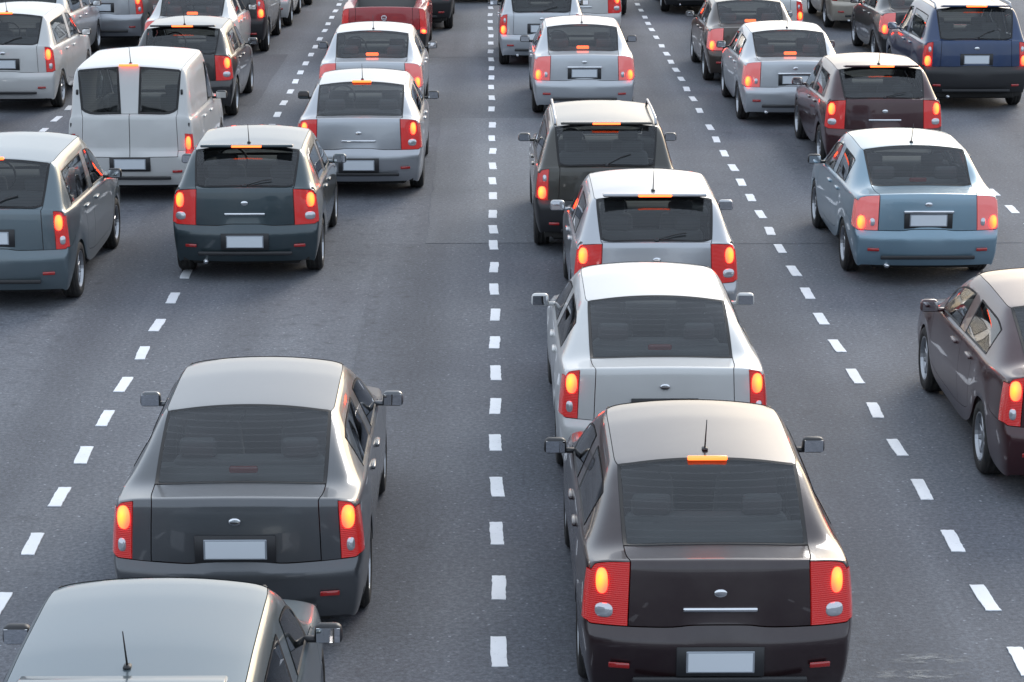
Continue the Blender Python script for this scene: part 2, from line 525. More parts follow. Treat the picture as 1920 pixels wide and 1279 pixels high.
    tmp = bpy.data.objects.new('cage', me); COL.objects.link(tmp)
    md = tmp.modifiers.new('s', 'SUBSURF'); md.levels = md.render_levels = 2
    dg = bpy.context.evaluated_depsgraph_get()
    em = bpy.data.meshes.new_from_object(tmp.evaluated_get(dg))
    bpy.data.objects.remove(tmp); bpy.data.meshes.remove(me)
    nv = len(em.vertices)
    VV = np.zeros(nv * 3); em.vertices.foreach_get('co', VV); VV = VV.reshape(-1, 3)
    NN = np.zeros(nv * 3); em.vertices.foreach_get('normal', NN); NN = NN.reshape(-1, 3)
    FF = [tuple(p.vertices) for p in em.polygons]
    RG = [rl[p.material_index] for p in em.polygons]
    bpy.data.meshes.remove(em)
    ctr = VV.mean(0)
    fc = np.array([VV[list(f)].mean(0) for f in FF])
    chk = sum(float(np.dot(NN[f[0]], fc[k] - ctr)) for k, f in enumerate(FF))
    if chk < 0:
        NN = -NN; FF = [f[::-1] for f in FF]
    ec = {}
    for f in FF:
        for a, b_ in zip(f, f[1:] + f[:1]): ec[(min(a, b_), max(a, b_))] = ec.get((min(a, b_), max(a, b_)), 0) + 1
    VV[:, 1] -= L / 2                              # the car's origin is under its middle

    def extract(rset, gap, flange=.022, raise_=0.0):
        fs = [k for k, r in enumerate(RG) if r in rset]
        if not fs: return None, None
        le, vf = {}, {}
        for k in fs:
            f = FF[k]
            for a, b_ in zip(f, f[1:] + f[:1]):
                le.setdefault((min(a, b_), max(a, b_)), []).append((a, b_))
            for v in f: vf.setdefault(v, []).append(k)
        border = {e: d[0] for e, d in le.items() if len(d) == 1}
        bv = {}
        for e in border:
            for v in e: bv.setdefault(v, []).append(e)
        mp, vo, strip = {}, [], []
        for v in vf:
            p_ = VV[v].copy()
            if v in bv and gap > 0 and any(ec[e] == 2 for e in bv[v]):
                d = fc[vf[v]].mean(0) - np.array([0, L / 2, 0]) - p_
                d -= NN[v] * np.dot(d, NN[v])
                # direction across the border edges
                t = np.zeros(3)
                for e in bv[v]:
                    ed = VV[e[1]] - VV[e[0]]; ed /= (np.linalg.norm(ed) + 1e-9)
                    q = d - ed * np.dot(d, ed)
                    n_ = np.linalg.norm(q)
                    if n_ > 1e-6: t += q / n_
                n_ = np.linalg.norm(t)
                if n_ > 1e-6: p_ = p_ + t / n_ * gap * min(1.6, 2 / max(n_, .8))
            p_ = p_ + NN[v] * raise_
            mp[v] = len(vo); vo.append(p_)
        fo = [tuple(mp[v] for v in FF[k]) for k in fs]
        sharp = set()
        if flange:
            low = {}
            for v in bv:
                low[v] = len(vo); vo.append(vo[mp[v]] - NN[v] * flange)
            for e, (a, b_) in border.items():
                fo.append((mp[b_], mp[a], low[a], low[b_]))
                sharp.add((min(mp[a], mp[b_]), max(mp[a], mp[b_])))
        m_ = mesh_from(tname, vo, fo, True)
        if sharp:
            sa = m_.attributes.new('sharp_edge', 'BOOLEAN', 'EDGE')
            ev = np.zeros(len(m_.edges) * 2, dtype=np.int32); m_.edges.foreach_get('vertices', ev)
            sa.data.foreach_set('value', [(min(a, b_), max(a, b_)) in sharp for a, b_ in ev.reshape(-1, 2)])
        # strip between the true outline and the drawn-in outline: a window's rubber seal
        sv, sf, sm = [], [], {}
        for e, (a, b_) in border.items():
            q = []
            for v, inner in ((a, 0), (b_, 0), (b_, 1), (a, 1)):
                kk = (v, inner)
                if kk not in sm:
                    sm[kk] = len(sv)
                    sv.append((vo[mp[v]] - NN[v] * .001) if inner else (VV[v] + NN[v] * .004))
                q.append(sm[kk])
            sf.append(tuple(q))
        return m_, mesh_from(tname + '_seal', sv, sf, True)

    parts = []
    def part(name, me_, mk, parent=None, loc=(0, 0, 0), rot=None):
        if me_ is None: return None
        parts.append((name, me_, mk, parent, loc, rot)); return len(parts) - 1
    part('body', extract({'body'}, .0022)[0], 'paint')
    part('roof', extract({'roof'}, .003)[0], 'paint')
    part('bonnet', extract({'bonnet'}, .003)[0], 'paint')
    for rg in (('bootR', 'bootL') if P.get('split') else ('boot',)):
        part(P.get('boot_name', 'boot_lid'), extract({rg}, .005)[0], 'paint')
    bumr = part('rear_bumper', extract({'bumper_r'}, .003)[0], P.get('bumper_mat', 'paint'))
    part('front_bumper', extract({'bumper_f'}, .003)[0], P.get('bumper_mat', 'paint'))
    part('grille', extract({'grille'}, .004)[0], 'plastic')
    for S, sg in (('R', 1), ('L', -1)):
        part('headlight', extract({'head' + S}, .003)[0], 'clear')
        tl = part('tail_light', extract({'light' + S, 'lamp' + S}, .004, raise_=.004)[0], P.get('lens_mat', 'lens'))
        # the lit lamp: a shallow dome standing in the lens; below or above it an unlit clear one
        for rg, mk, nm in (('lamp' + S, 'lamp', 'lit_lamp'), ('light' + S, 'clear', 'reversing_lamp')):
            ks = [k for k, r in enumerate(RG) if r == rg and fc[k][1] < cb + .06]
            if mk == 'clear' and not P.get('rev'): continue
            if mk == 'clear':
                zz = P['rev']
                ks = [k for k in ks if (fc[k][2] < zz[1] and fc[k][2] > zz[0])]
            if not ks: continue
            c0 = fc[ks].mean(0) - np.array([0, L / 2, 0])
            n0 = np.mean([NN[v] for k in ks for v in FF[k]], axis=0); n0 /= np.linalg.norm(n0)
            pts = np.array([VV[v] for k in ks for v in FF[k]])
            hx, hz = (pts[:, 0].max() - pts[:, 0].min()) / 2, (pts[:, 2].max() - pts[:, 2].min()) / 2
            bm = bmesh.new()
            bmesh.ops.create_uvsphere(bm, u_segments=20, v_segments=10, radius=1.0)
            zax = Vector(n0); xax = Vector((1, 0, 0)); yax = zax.cross(xax).normalized(); xax = yax.cross(zax)
            mrot = Matrix((xax, yax, zax)).transposed()
            sq = P.get('lampk', .80) if mk == 'lamp' else .48
            for v in bm.verts:
                q = Vector((abs(v.co.x) ** .8 * math.copysign(1, v.co.x), abs(v.co.y) ** .8 * math.copysign(1, v.co.y), v.co.z))
                v.co = mrot @ Vector((q.x * hx * sq, q.y * hz * sq, q.z * .022))
            part(nm, bm_mesh(nm, bm, True), mk, tl, tuple(c0 + n0 * .002))
        for dn in ('door_front', 'door_rear'):
            d = part('door', extract({dn + S}, .003)[0], 'paint')
            if d is not None:
                s0 = (P['b0'] + .06) if dn == 'door_front' else names['ar4'] + .10
                zb = piece(s0, bt)
                part('handle', box_mesh('handle', (0, 0, 0), (.035, .19, .028), None, .011, 2), P.get('handle_mat', 'paint'), d,
                     (sg * (w * .985), s0 + .10 - L / 2, zb - .115))
        for wn_ in ('sw_front', 'sw_rear'):
            me_, seal = extract({wn_ + S}, .016, .006)
            wi = part('side_window', me_, 'glass')
            if wi is not None: part('seal', seal, 'rubber', wi)
        if P.get('split'):
            me_, seal = extract({'rwin' + S}, .03, .006)
            wi = part('rear_window', me_, 'rear_glass'); part('seal', seal, 'rubber', wi)
    if not P.get('split'):
        me_, seal = extract({'rwin'}, .024, .006)
        wi = part('rear_window', me_, 'rear_glass'); part('seal', seal, 'rubber', wi)
    me_, seal = extract({'wscreen'}, .024, .006)
    wi2 = part('windscreen', me_, 'glass'); part('seal', seal, 'rubber', wi2)
    # cabin lining: the inside of the shell
    lo, hi = (rw0 - .12, ws0 + .2)
    ks = [k for k, r in enumerate(RG) if not r.startswith(('rwin', 'sw_', 'wscreen', 'bed')) and fc[k][2] > .40 and lo < fc[k][1] < hi]
    mp, vo, fo = {}, [], []
    for k in ks:
        q = []
        for v in FF[k][::-1]:
            if v not in mp: mp[v] = len(vo); vo.append(VV[v] - NN[v] * .045)
            q.append(mp[v])
        fo.append(tuple(q))
    part('cabin_lining', mesh_from(tname + '_lining', vo, fo, True), 'cabin')
    # underbody / floor pan
    bm = bmesh.new()
    add_box(bm, (0, 0, .27), (2 * w - .46, L - .30, .16), None, .03, 1)
    add_box(bm, (0, (sR + sF) / 2 - L / 2, .285), (2 * w - .16, sF - sR - 2 * AR - .02, .13))
    add_box(bm, (0, (sR - AR) / 2 + .10 - L / 2, .33), (2 * w - .28, sR - AR - .12, .2))
    for c in (sR, sF): add_box(bm, (0, c - L / 2, .30), (2 * w - .3, .09, .09))
    part('underbody', bm_mesh(tname + '_under', bm), 'under')
    # wheels
    for c in (sR, sF):
        for sg in (1, -1):
            wi = part('wheel', None if False else 'EMPTY', None, None, (sg * (w - .115), c - L / 2, .311), 0 if sg > 0 else math.pi)
            part('tyre', TYRE, 'tyre', wi); part('rim', RIM, 'alloy', wi)
    # door mirrors
    sm_, zb = P['aw1'] - .06, piece(P['aw1'], bt)
    for sg in (1, -1):
        bm = bmesh.new()
        add_box(bm, (0, 0, .05), (.17, .095, .115), None, .034, 3, (.90, .88))
        add_box(bm, (-sg * .10, .01, .008), (.10, .05, .035), None, .012, 1)
        mi = part('wing_mirror', bm_mesh('mirror', bm, True), P.get('mirror_mat', 'paint'), None, (sg * (w + .075), sm_ - L / 2, zb + .0))
        part('mirror_glass', box_mesh('mglass', (0, -.047, .05), (.135, .006, .085), None, .0, 1), 'mirror', mi)
    # number plate, on the boot lid or the bumper
    zp, sp = P['plate']
    part('plate_recess', box_mesh('recess', (0, 0, 0), (.54, .012, .19), None, .004, 1), P.get('recess_mat', 'plastic'), None, (0, sp - L / 2 + .004, zp))
    bm = bmesh.new(); add_box(bm, (0, 0, 0), (.42, .012, .14), None, .004, 1)
    holder = part('number_plate', bm_mesh('plate_rim', bm), 'plate_rim', None, (0, sp - L / 2 - .006, zp))
    part('plate_face', box_mesh('plate_face', (0, -.0075, 0), (.395, .004, .118)), 'plate', holder)
    if P.get('plate_bar'):
        bm = bmesh.new(); add_box(bm, (0, 0, 0), (.56, .03, .035), None, .010, 2)
        part('chrome_bar', bm_mesh('bar', bm, True), 'chrome', None, (0, sp - L / 2 - .012, zp + .095))
    if P.get('emblem'):
        ze, se = P['emblem']
        bm = bmesh.new()
        if P.get('pickup'):
            tube(bm, [(math.cos(t) * .048, 0, math.sin(t) * .048) for t in [2 * math.pi * k / 20 for k in range(20)]], .007, 6, True)
            for x0, z0_, x1, z1 in ((-.022, .042, 0, .004), (.022, .042, 0, .004), (-.042, .018, -.018, -.040), (-.018, -.040, 0, -.002), (0, -.002, .018, -.040), (.018, -.040, .042, .018)):
                tube(bm, [(x0, -.002, z0_), (x1, -.002, z1)], .0055, 5)
        else:
            bmesh.ops.create_uvsphere(bm, u_segments=16, v_segments=8, radius=1.0, matrix=Matrix.Diagonal((.042, .008, .026, 1)))
        part('emblem', bm_mesh('emblem', bm, True), 'chrome', None, (0, se - L / 2 - .008, ze))
    if P.get('boot_grip'):
        zg, sg_ = P['boot_grip']
        bm = bmesh.new(); add_box(bm, (0, 0, 0), (.46, .026, .030), None, .010, 2)
        part('boot_handle', bm_mesh('grip', bm, True), 'chrome', None, (0, sg_ - L / 2, zg))
    # exhaust
    bm = bmesh.new(); tube(bm, [(0, .0, 0), (0, .35, .0)], .027, 10)
    part('exhaust_pipe', bm_mesh('exhaust', bm, True), 'chrome', None, (-.45, .03 - L / 2, .235))
    # bumper lower grille / moulding
    bm = bmesh.new()
    add_box(bm, (0, 0, 0), (w * 1.25, .03, .045), None, .012, 2)
    part('bumper_moulding', bm_mesh('moulding', bm, True), 'plastic', None, (0, coff[1] - .006 - L / 2, .335))
    for sg in (1, -1):
        part('reflector', box_mesh('reflector', (0, 0, 0), (.13, .012, .035), Matrix.Rotation(sg * -.20, 3, 'Z').inverted(), .004, 1), 'lens_off', None,
             (sg * w * .72, coff[1] + cb * .26 - .002 - L / 2, .42))
    # high brake light
    hb = P.get('high')
    zrt = piece(rw1, [(0, zr)]) - .0225
    if hb == 'roof':
        bm = bmesh.new()
        add_box(bm, (0, 0, 0), (xr * 1.72, .20, .032), Matrix.Rotation(R(-6), 3, 'X'), .012, 2)
        sp_ = part('roof_spoiler', bm_mesh('spoiler', bm, True), 'paint', None, (0, rw1 - .055 - L / 2, zrt + .004))
        part('high_brake_light', box_mesh('hbl', (0, -.105, .008), (.34, .02, .024), None, .006, 2), 'high', sp_)
    elif hb == 'edge':
        part('high_brake_light', box_mesh('hbl', (0, 0, 0), (.26, .03, .03), None, .01, 2), 'high', None, (0, rw1 - .03 - L / 2, zrt + .004))
    elif hb == 'shelf':
        zb = piece(rw0, bt)
        part('high_brake_light', box_mesh('hbl', (0, 0, 0), (.20, .05, .05), None, .016, 2), 'high', None, (0, rw0 + .20 - L / 2, zb + .075))
    # aerial
    if P.get('aerial', True):
        bm = bmesh.new(); tube(bm, [(0, 0, 0), (0, -.10, .22)], [.006, .003], 6); add_box(bm, (0, 0, -.004), (.04, .06, .02), None, .008, 1)
        part('aerial', bm_mesh('aerial', bm, True), 'plastic', None, (0, rw1 + .16 - L / 2, zr - .008))
    if P.get('wiper'):
        zb = piece(rw0, bt)
        y0, z0_ = rw0 + .01, zb + .055
        sl_ = (zr - zb) / (rw1 - rw0)
        bm = bmesh.new()
        tube(bm, [(0, 0, 0), (.18, .035, .035 * sl_ + .012), (.30, .05, .05 * sl_ + .012)], .008, 6)
        add_box(bm, (0, -.01, 0), (.05, .04, .04), None, .012, 1)
        part('wiper', bm_mesh('wiper', bm, True), 'plastic', None, (0, y0 - L / 2 - .02, z0_))
    if P.get('rails'):
        for sg in (1, -1):
            bm = bmesh.new()
            a, b_ = rw1 + .12, ws1 - .15
            tube(bm, [(0, a - L / 2, -.05), (0, a + .08 - L / 2, .02), (0, (a + b_) / 2 - L / 2, .035), (0, b_ - .08 - L / 2, .02), (0, b_ - L / 2, -.05)], .016, 8)
            part('roof_rail', bm_mesh('rail', bm, True), 'alloy', None, (sg * (xr - .03), 0, zr - .015))
    if P.get('hinges'):
        for sg in (1, -1):
            for zz in (.62, 1.02, 1.45):
                part('hinge', box_mesh('hinge', (0, 0, 0), (.03, .05, .07), None, .008, 1), 'plastic', None, (sg * w * (.90 if zz < 1.1 else .80), .155 + (.0 if zz < 1.1 else .06) - L / 2, zz))
    # seats and fittings seen through the glass
    zb = piece(P['b0'], bt)
    def seat(y, x, wd, rests):
        bm = bmesh.new()
        add_box(bm, (0, .25, .50), (wd, .50, .16), None, .05, 2)
        rot = Matrix.Rotation(R(14), 3, 'X')
        add_box(bm, (0, -.045, .78), (wd * .96, .13, .56), rot, .05, 2, (.86, 1))
        for rx_ in rests: add_box(bm, (rx_, -.125, 1.115), (.26, .08, .15), rot, .035, 2)
        part('seat', bm_mesh('seat', bm, True), 'seat', None, (x, y - L / 2, P.get('seat_up', 0)))
    fy = P['b0'] + .12
    for sg in (1, -1): seat(fy, sg * .36, .50, (0,))
    if not P.get('two_door') and not P.get('panelvan'): seat(max(names['ar2'] + .08, fy - .88), 0, w * 1.48, (-.36, .36))
    bm = bmesh.new()
    add_box(bm, (0, ws0 - .30 - L / 2, zb - .10), (2 * w - .24, .46, .22), None, .06, 2)
    if rw0 > .4 and not P.get('pickup'):
        part('parcel_shelf', box_mesh('shelf', (0, (rw0 + rw1) / 2 + .02 - L / 2, piece(rw0, bt) - .03), (2 * w - .42, rw1 - rw0 - .10, .03), None, .008, 1), 'seat')
    part('dashboard', bm_mesh('dash', bm, True), 'cabin')
    bm = bmesh.new()
    tube(bm, [(math.cos(t) * .18, math.sin(t) * .07, math.sin(t) * .165) for t in [2 * math.pi * k / 20 for k in range(20)]], .015, 6, True)
    part('steering_wheel', bm_mesh('steer', bm, True), 'plastic', None, (-.36, ws0 - .66 - L / 2, zb + .02))
    if P.get('pickup'):
        # load bed: an open tub with a floor and inner walls
        y0, y1 = names['t1'] + .02 - L / 2, rw0 - .03 - L / 2
        xb = w * .685
        zt = piece(1.0, bt) + .034
        zf = .62
        vs_ = []
        for z in (zt, zf):
            vs_ += [(-xb, y0, z), (xb, y0, z), (xb, y1, z), (-xb, y1, z)]
        fs_ = [(4, 5, 6, 7), (0, 1, 5, 4), (1, 2, 6, 5), (2, 3, 7, 6), (3, 0, 4, 7)]
        fs_ = [f[::1] for f in fs_]
        part('load_bed', mesh_from('bed', vs_, fs_), 'cabin')
        bm = bmesh.new()
        for x in (-.5, -.3, -.1, .1, .3, .5): add_box(bm, (x, (y0 + y1) / 2, zf + .008), (.09, y1 - y0 - .04, .016))
        part('bed_rib', bm_mesh('ribs', bm), 'cabin')
        bm = bmesh.new()
        for sg in (1, -1): tube(bm, [(sg * xb, y1 - .05, zt), (sg * xb * .88, y1 - .03, zt + .36)], .022, 8)
        tube(bm, [(-xb * .88, y1 - .03, zt + .36), (xb * .88, y1 - .03, zt + .36)], .022, 8)
        part('roll_bar', bm_mesh('rollbar', bm, True), 'plastic')
    return dict(parts=parts, L=L, w=w)

def lens_set(rows, cols): return {(r, c) for r in rows for c in cols}
TYPES = {}
def T(name, **P): TYPES[name] = build_type(name, P)
T('notchback', lens_mat='lens_pale', L=4.25, w=.845, zr=1.44, xr=.60, belt=[(0, 1.00), (.8, 1.00), (2.9, .93), (4.25, .70)],
  rw0=.62, rw1=1.18, ws1=2.52, ws0=3.18, sR=.93, sF=3.42, b0=1.95, cw0=1.10, aw1=2.86, high='shelf', plate=(.75, .058), plate_bar=True, emblem=(.925, .078), rev=(.62, .80),
  light=dict(side_n=1, side_r=(3, 5), lens=lens_set((3, 4), (0, 1, 2)), lamp=lens_set((3,), (0, 1))), mirror_mat='plastic')
T('saloon', aerial=False, L=4.45, w=.865, zr=1.43, xr=.595, belt=[(0, 1.03), (.8, 1.00), (3.0, .93), (4.45, .69)],
  rw0=.50, rw1=1.22, ws1=2.60, ws0=3.34, sR=.98, sF=3.60, b0=2.02, cw0=1.06, aw1=2.98, high='shelf', plate=(.73, .048), emblem=(.92, .060), rev=(.62, .82),
  light=dict(side_n=1, side_r=(3, 5), lens=lens_set((3, 4), (0, 1)), lamp=lens_set((4,), (0, 1))), coff=[.09, .025, 0, .055, .058, .075], dip={3: -.03})
T('wide_light_saloon', boot_grip=(.775, .066), L=4.40, w=.86, zr=1.45, xr=.60, belt=[(0, 1.04), (.8, 1.01), (3.0, .94), (4.40, .69)],
  rw0=.46, rw1=1.14, ws1=2.58, ws0=3.30, sR=.95, sF=3.55, b0=2.0, cw0=1.02, aw1=2.96, high='edge', plate=(.46, .004), emblem=(.88, .080), rev=(.66, .84), cb=.13,
  light=dict(side_n=1, side_r=(3, 5), lens=lens_set((3, 4), (0, 1, 2)), lamp=lens_set((4,), (0, 1))), coff=[.09, .025, 0, .06, .07, .10], dip={3: .02}, mirror_mat='plastic')
T('hatchback', L=3.75, w=.815, zr=1.46, xr=.60, belt=[(0, .98), (.8, .98), (2.5, .93), (3.75, .72)], t1=.20,
  rw0=.20, rw1=.52, ws1=2.05, ws0=2.72, sR=.66, sF=3.06, b0=1.62, cw0=.80, aw1=2.42, high='roof', plate=(.73, .058), emblem=(.91, .078), rev=(.8, .99), wiper=True, boot_name='tailgate',
  light=dict(side_n=1, side_r=(3, 5), lens=lens_set((3, 4), (0, 1)), lamp=lens_set((3,), (0, 1))), mirror_mat='plastic')
T('compact', boot_grip=(.775, .062), L=4.05, w=.85, zr=1.49, xr=.61, belt=[(0, 1.03), (.8, 1.01), (2.6, .94), (4.05, .72)], t1=.18, cb=.14,
  rw0=.18, rw1=.62, ws1=2.20, ws0=2.95, sR=.74, sF=3.28, b0=1.74, cw0=.84, aw1=2.62, high='roof', plate=(.47, .004), emblem=(.90, .072), rev=(.62, .82), wiper=True, boot_name='tailgate',
  light=dict(side_n=1, side_r=(3, 5), lens=lens_set((3, 4), (0, 1, 2)), lamp=lens_set((4,), (0, 1))))
T('offroader', aerial=False, L=4.30, w=.90, zr=1.68, xr=.655, belt=[(0, 1.10), (.8, 1.09), (2.8, 1.04), (4.3, .90)], t1=.18, sill=.28, AR=.40,
  rw0=.18, rw1=.42, ws1=2.40, ws0=3.02, sR=.80, sF=3.46, b0=1.86, cw0=.62, aw1=2.74, high='roof', plate=(.83, .060), emblem=(1.01, .078), rev=(.9, 1.1), wiper=True, rails=True, boot_name='tailgate', seat_up=.14,
  bumper_mat='plastic', light=dict(side_n=1, side_r=(3, 5), lens=lens_set((3, 4), (0, 1)), lamp=lens_set((3,), (0, 1))))
T('people_carrier', L=4.25, w=.86, zr=1.62, xr=.635, belt=[(0, 1.07), (.8, 1.05), (2.8, .98), (4.25, .78)], t1=.16,
  rw0=.16, rw1=.44, ws1=2.35, ws0=3.20, sR=.78, sF=3.42, b0=1.85, cw0=.60, aw1=2.85, high='edge', plate=(.80, .058), emblem=(.98, .078), rev=(.64, .85), wiper=True, boot_name='tailgate', seat_up=.10,
  light=dict(side_n=1, side_r=(3, 5), lens=lens_set((3, 4), (0, 1)), lamp=lens_set((4,), (0, 1))), mirror_mat='plastic')
T('van', L=4.20, w=.86, zr=1.82, xr=.70, belt=[(0, 1.12), (.8, 1.10), (2.7, 1.02), (4.2, .86)], t1=.15, cb=.06,
  rw0=.15, rw1=.26, ws1=2.35, ws0=3.05, sR=.80, sF=3.40, b0=2.0, cw0=.62, aw1=2.75, high='edge', plate=(.52, .004), split=True, boot_row=2, DX=[.93, .88, .80, .46, .085, 0.0], rxf=[1.0, 1.0, .80, .10, 0.0], panelvan=True, hinges=True, boot_name='rear_door', seat_up=.12, aerial=True,
  light=dict(side_n=1, side_r=(2, 4), lens=lens_set((2, 3), (0, 1)), lamp=lens_set((3,), (0, 1))), mirror_mat='plastic', bumper_mat='paint')
T('pickup', L=4.40, w=.84, zr=1.50, xr=.60, belt=[(0, 1.02), (1.5, 1.02), (3.1, .95), (4.4, .76)], t1=.16, cb=.04,
  rw0=1.90, rw1=2.12, ws1=2.75, ws0=3.38, sR=.95, sF=3.60, b0=2.24, cw0=2.16, aw1=3.06, high=None, plate=(.44, .004), boot_row=2, emblem=(.86, .055), pickup=True, two_door=True, boot_name='tailgate', boot_c=3, bumper_mat='plastic',
  light=dict(side_n=1, side_r=(2, 5), lens=lens_set((2, 3, 4), (0, 1)), lamp=lens_set((2,), (0, 1))), mirror_mat='plastic')

def place_car(kind, name, x, y_tail, colour, label, category='car', group='cars queuing in the lanes', yaw=0.0, lit=True, sc=(1, 1, 1), high=True):
    """one car: an Empty on the road under its middle, with every part as a child"""
    t = TYPES[kind]
    root = bpy.data.objects.new(name, None)
    root.empty_display_size = .3
    COL.objects.link(root)
    root.location = (x, y_tail + t['L'] / 2 * sc[1], 0.0)
    root.rotation_euler = (0, 0, yaw)
    root.scale = sc
    root['label'], root['category'], root['group'] = label, category, group
    made = []
    for nm, me_, mk, par, loc, rot in t['parts']:
        if me_ == 'EMPTY':
            o = bpy.data.objects.new(nm, None); o.empty_display_size = .1
        else:
            o = bpy.data.objects.new(nm, me_)
            if not me_.materials: me_.materials.append(M['plastic'])
            k = mk
            if not lit: k = {'lamp': 'lens_off', 'high': 'lens_off', 'lens': 'lens_off', 'lens_pale': 'lens_off'}.get(k, k)
            if nm == 'high_brake_light' and not high: k = 'lens_off'
            o.material_slots[0].link = 'OBJECT'
            o.material_slots[0].material = colour if k == 'paint' else M[k]
        COL.objects.link(o)
        o.parent = root if par is None else made[par]
        o.location = loc
        if rot: o.rotation_euler = (0, 0, rot)
        made.append(o)
    return root

# ------------------------------------------------------------------ the road
def link(name, me_, mk, parent=None, kind=None):
    o = bpy.data.objects.new(name, me_)
    me_.materials.clear(); me_.materials.append(M[mk])
    COL.objects.link(o)
    if parent: o.parent = parent
    if kind: o['kind'] = kind
    return o

def grid_sheet(x0, x1, y0, y1, z):
    return mesh_from('sheet', [(x0, y0, z), (x1, y0, z), (x1, y1, z), (x0, y1, z)], [(0, 1, 2, 3)])
road = link('road', grid_sheet(-1500, 1500, -1500, 2500, 0), 'asphalt', None, 'structure')
road['label'] = 'wide grey asphalt carriageway with rows of short white dashes'

def ragged(x0, x1, y0, y1, z, step, amp):
    """a patch of asphalt with slightly uneven sawn edges"""
    pts = []
    def run(a, b_):
        n = max(2, int((Vector(b_) - Vector(a)).length / step))
        for k in range(n):
            t = k / n
            pts.append((lerp(a[0], b_[0], t) + random.uniform(-amp, amp), lerp(a[1], b_[1], t) + random.uniform(-amp, amp), z))
    run((x0, y0), (x1, y0)); run((x1, y0), (x1, y1)); run((x1, y1), (x0, y1)); run((x0, y1), (x0, y0))
    return mesh_from('patch', pts, [tuple(range(len(pts)))])
YS = at(900, 456)[1]
link('asphalt_patch', ragged(at(800, 450)[0], at(985, 450)[0] + .55, YS, at(900, 222)[1], .004, .4, .018), 'asphalt_pale', road)
link('asphalt_patch', ragged(at(985, 450)[0] + .62, 7.0, YS - .06, at(900, 225)[1], .003, .4, .018), 'asphalt', road)
link('asphalt_patch', ragged(at(690, 560)[0], at(690, 560)[0] + 2.6, 9.0, YS - .03, .0035, .5, .02), 'asphalt_dark', road)
link('asphalt_patch', ragged(-6.6, -3.9, 40.2, 47.0, .0035, .5, .02), 'asphalt_dark', road)
link('asphalt_patch', ragged(-3.2, .9, 46.5, 58.0, .0035, .5, .02), 'asphalt_pale', road)

def dash_mesh(k):
    rnd = random.Random(100 + k)
    hw, hl = .051, .262
    pts = []
    def run(a, b_, n):
        for q in range(n):
            t = q / n
            pts.append((lerp(a[0], b_[0], t) + rnd.uniform(-.004, .004), lerp(a[1], b_[1], t) + rnd.uniform(-.005, .005)))
    sk = rnd.uniform(-.008, .008)
    run((-hw + sk, -hl), (hw + sk, -hl), 4); run((hw + sk, -hl), (hw - sk, hl), 10)
    run((hw - sk, hl), (-hw - sk, hl), 4); run((-hw - sk, hl), (-hw + sk, -hl), 10)
    n = len(pts)
    vs_ = [(x, y, .003) for x, y in pts] + [(x * 1.02, y * 1.004, -.004) for x, y in pts]
    me_ = mesh_from('dash', vs_, [tuple(range(n))] + [(i, i + n, (i + 1) % n + n, (i + 1) % n) for i in range(n)])
    me_.materials.append(M['road_paint'])
    return me_
DASH = [dash_mesh(k) for k in range(6)]
def dash(x, y, k):
    o = bpy.data.objects.new('lane_dash', DASH[k % 6])
    COL.objects.link(o); o.parent = road
    o.location = (x + random.uniform(-.008, .008), y, .0055)
    o.rotation_euler = (0, 0, random.uniform(-.012, .012))
    o.scale = (random.uniform(.96, 1.06), random.uniform(.94, 1.05), 1)
centre = [1372, 1223, 1103, 1001, 914, 831, 762.5, 700, 643, 591, 543, 502, 460, 431, 402, 368, 340, 312, 284, 260, 235, 205, 184, 164, 146, 128.5, 112, 97, 81.5, 68, 54, 41, 28, 15, 3]
left = [1275, 1134, 1018, 930, 852, 783, 720, 661, 609, 558, 512, 470, 432, 398, 368, 339, 312, 287, 262.6, 237.7, 214.7, 193, 171.8, 152.8, 136, 119, 102.6, 88, 73.3, 57.6, 44.9, 32.8, 20.8, 8.8]
right = [1395, 1245, 1125, 1018, 921, 842, 772, 708, 651, 600, 552, 510, 468, 435, 403.6, 372.3, 343.4, 316, 289, 263, 240, 208.5, 186.5, 168, 149, 132, 117, 102, 87, 71, 56.5, 44.8, 33, 20, 8.9]
kk = 0
for xs, lst in ((.065, centre), (-3.46, left), (3.52, right)):
    for yy in lst:
        Y = at(930, yy)[1]
        dash(xs + (.02 * (Y - 30) / 30 if xs < -1 else (.05 * (30 - Y) / 30 if xs > 1 else 0)), Y, kk); kk += random.choice((1, 2, 3))
    Y = at(930, lst[-1])[1]
    for q in range(8): dash(xs, Y + 1.22 * (q + 1), q)
    Y = at(930, lst[0])[1]
    for q in range(3): dash(xs, Y - 1.22 * (q + 1), q)
for xs, ph in ((-6.98, at(930, 268)[1]), (6.84, at(930, 395)[1])):
    for q in range(-14, 24): dash(xs, ph + 1.22 * q, q)
# pale scuffs of old paint near the right-hand line
for cx, cy, hw, hl in ((1740, 1236, .34, .10), (1712, 1266, .40, .09)):
    x, y = at(cx, cy)
    link('paint_scuff', ragged(x - hw, x + hw, y - hl, y + hl, .0045, .05, .03), 'scuff', road)

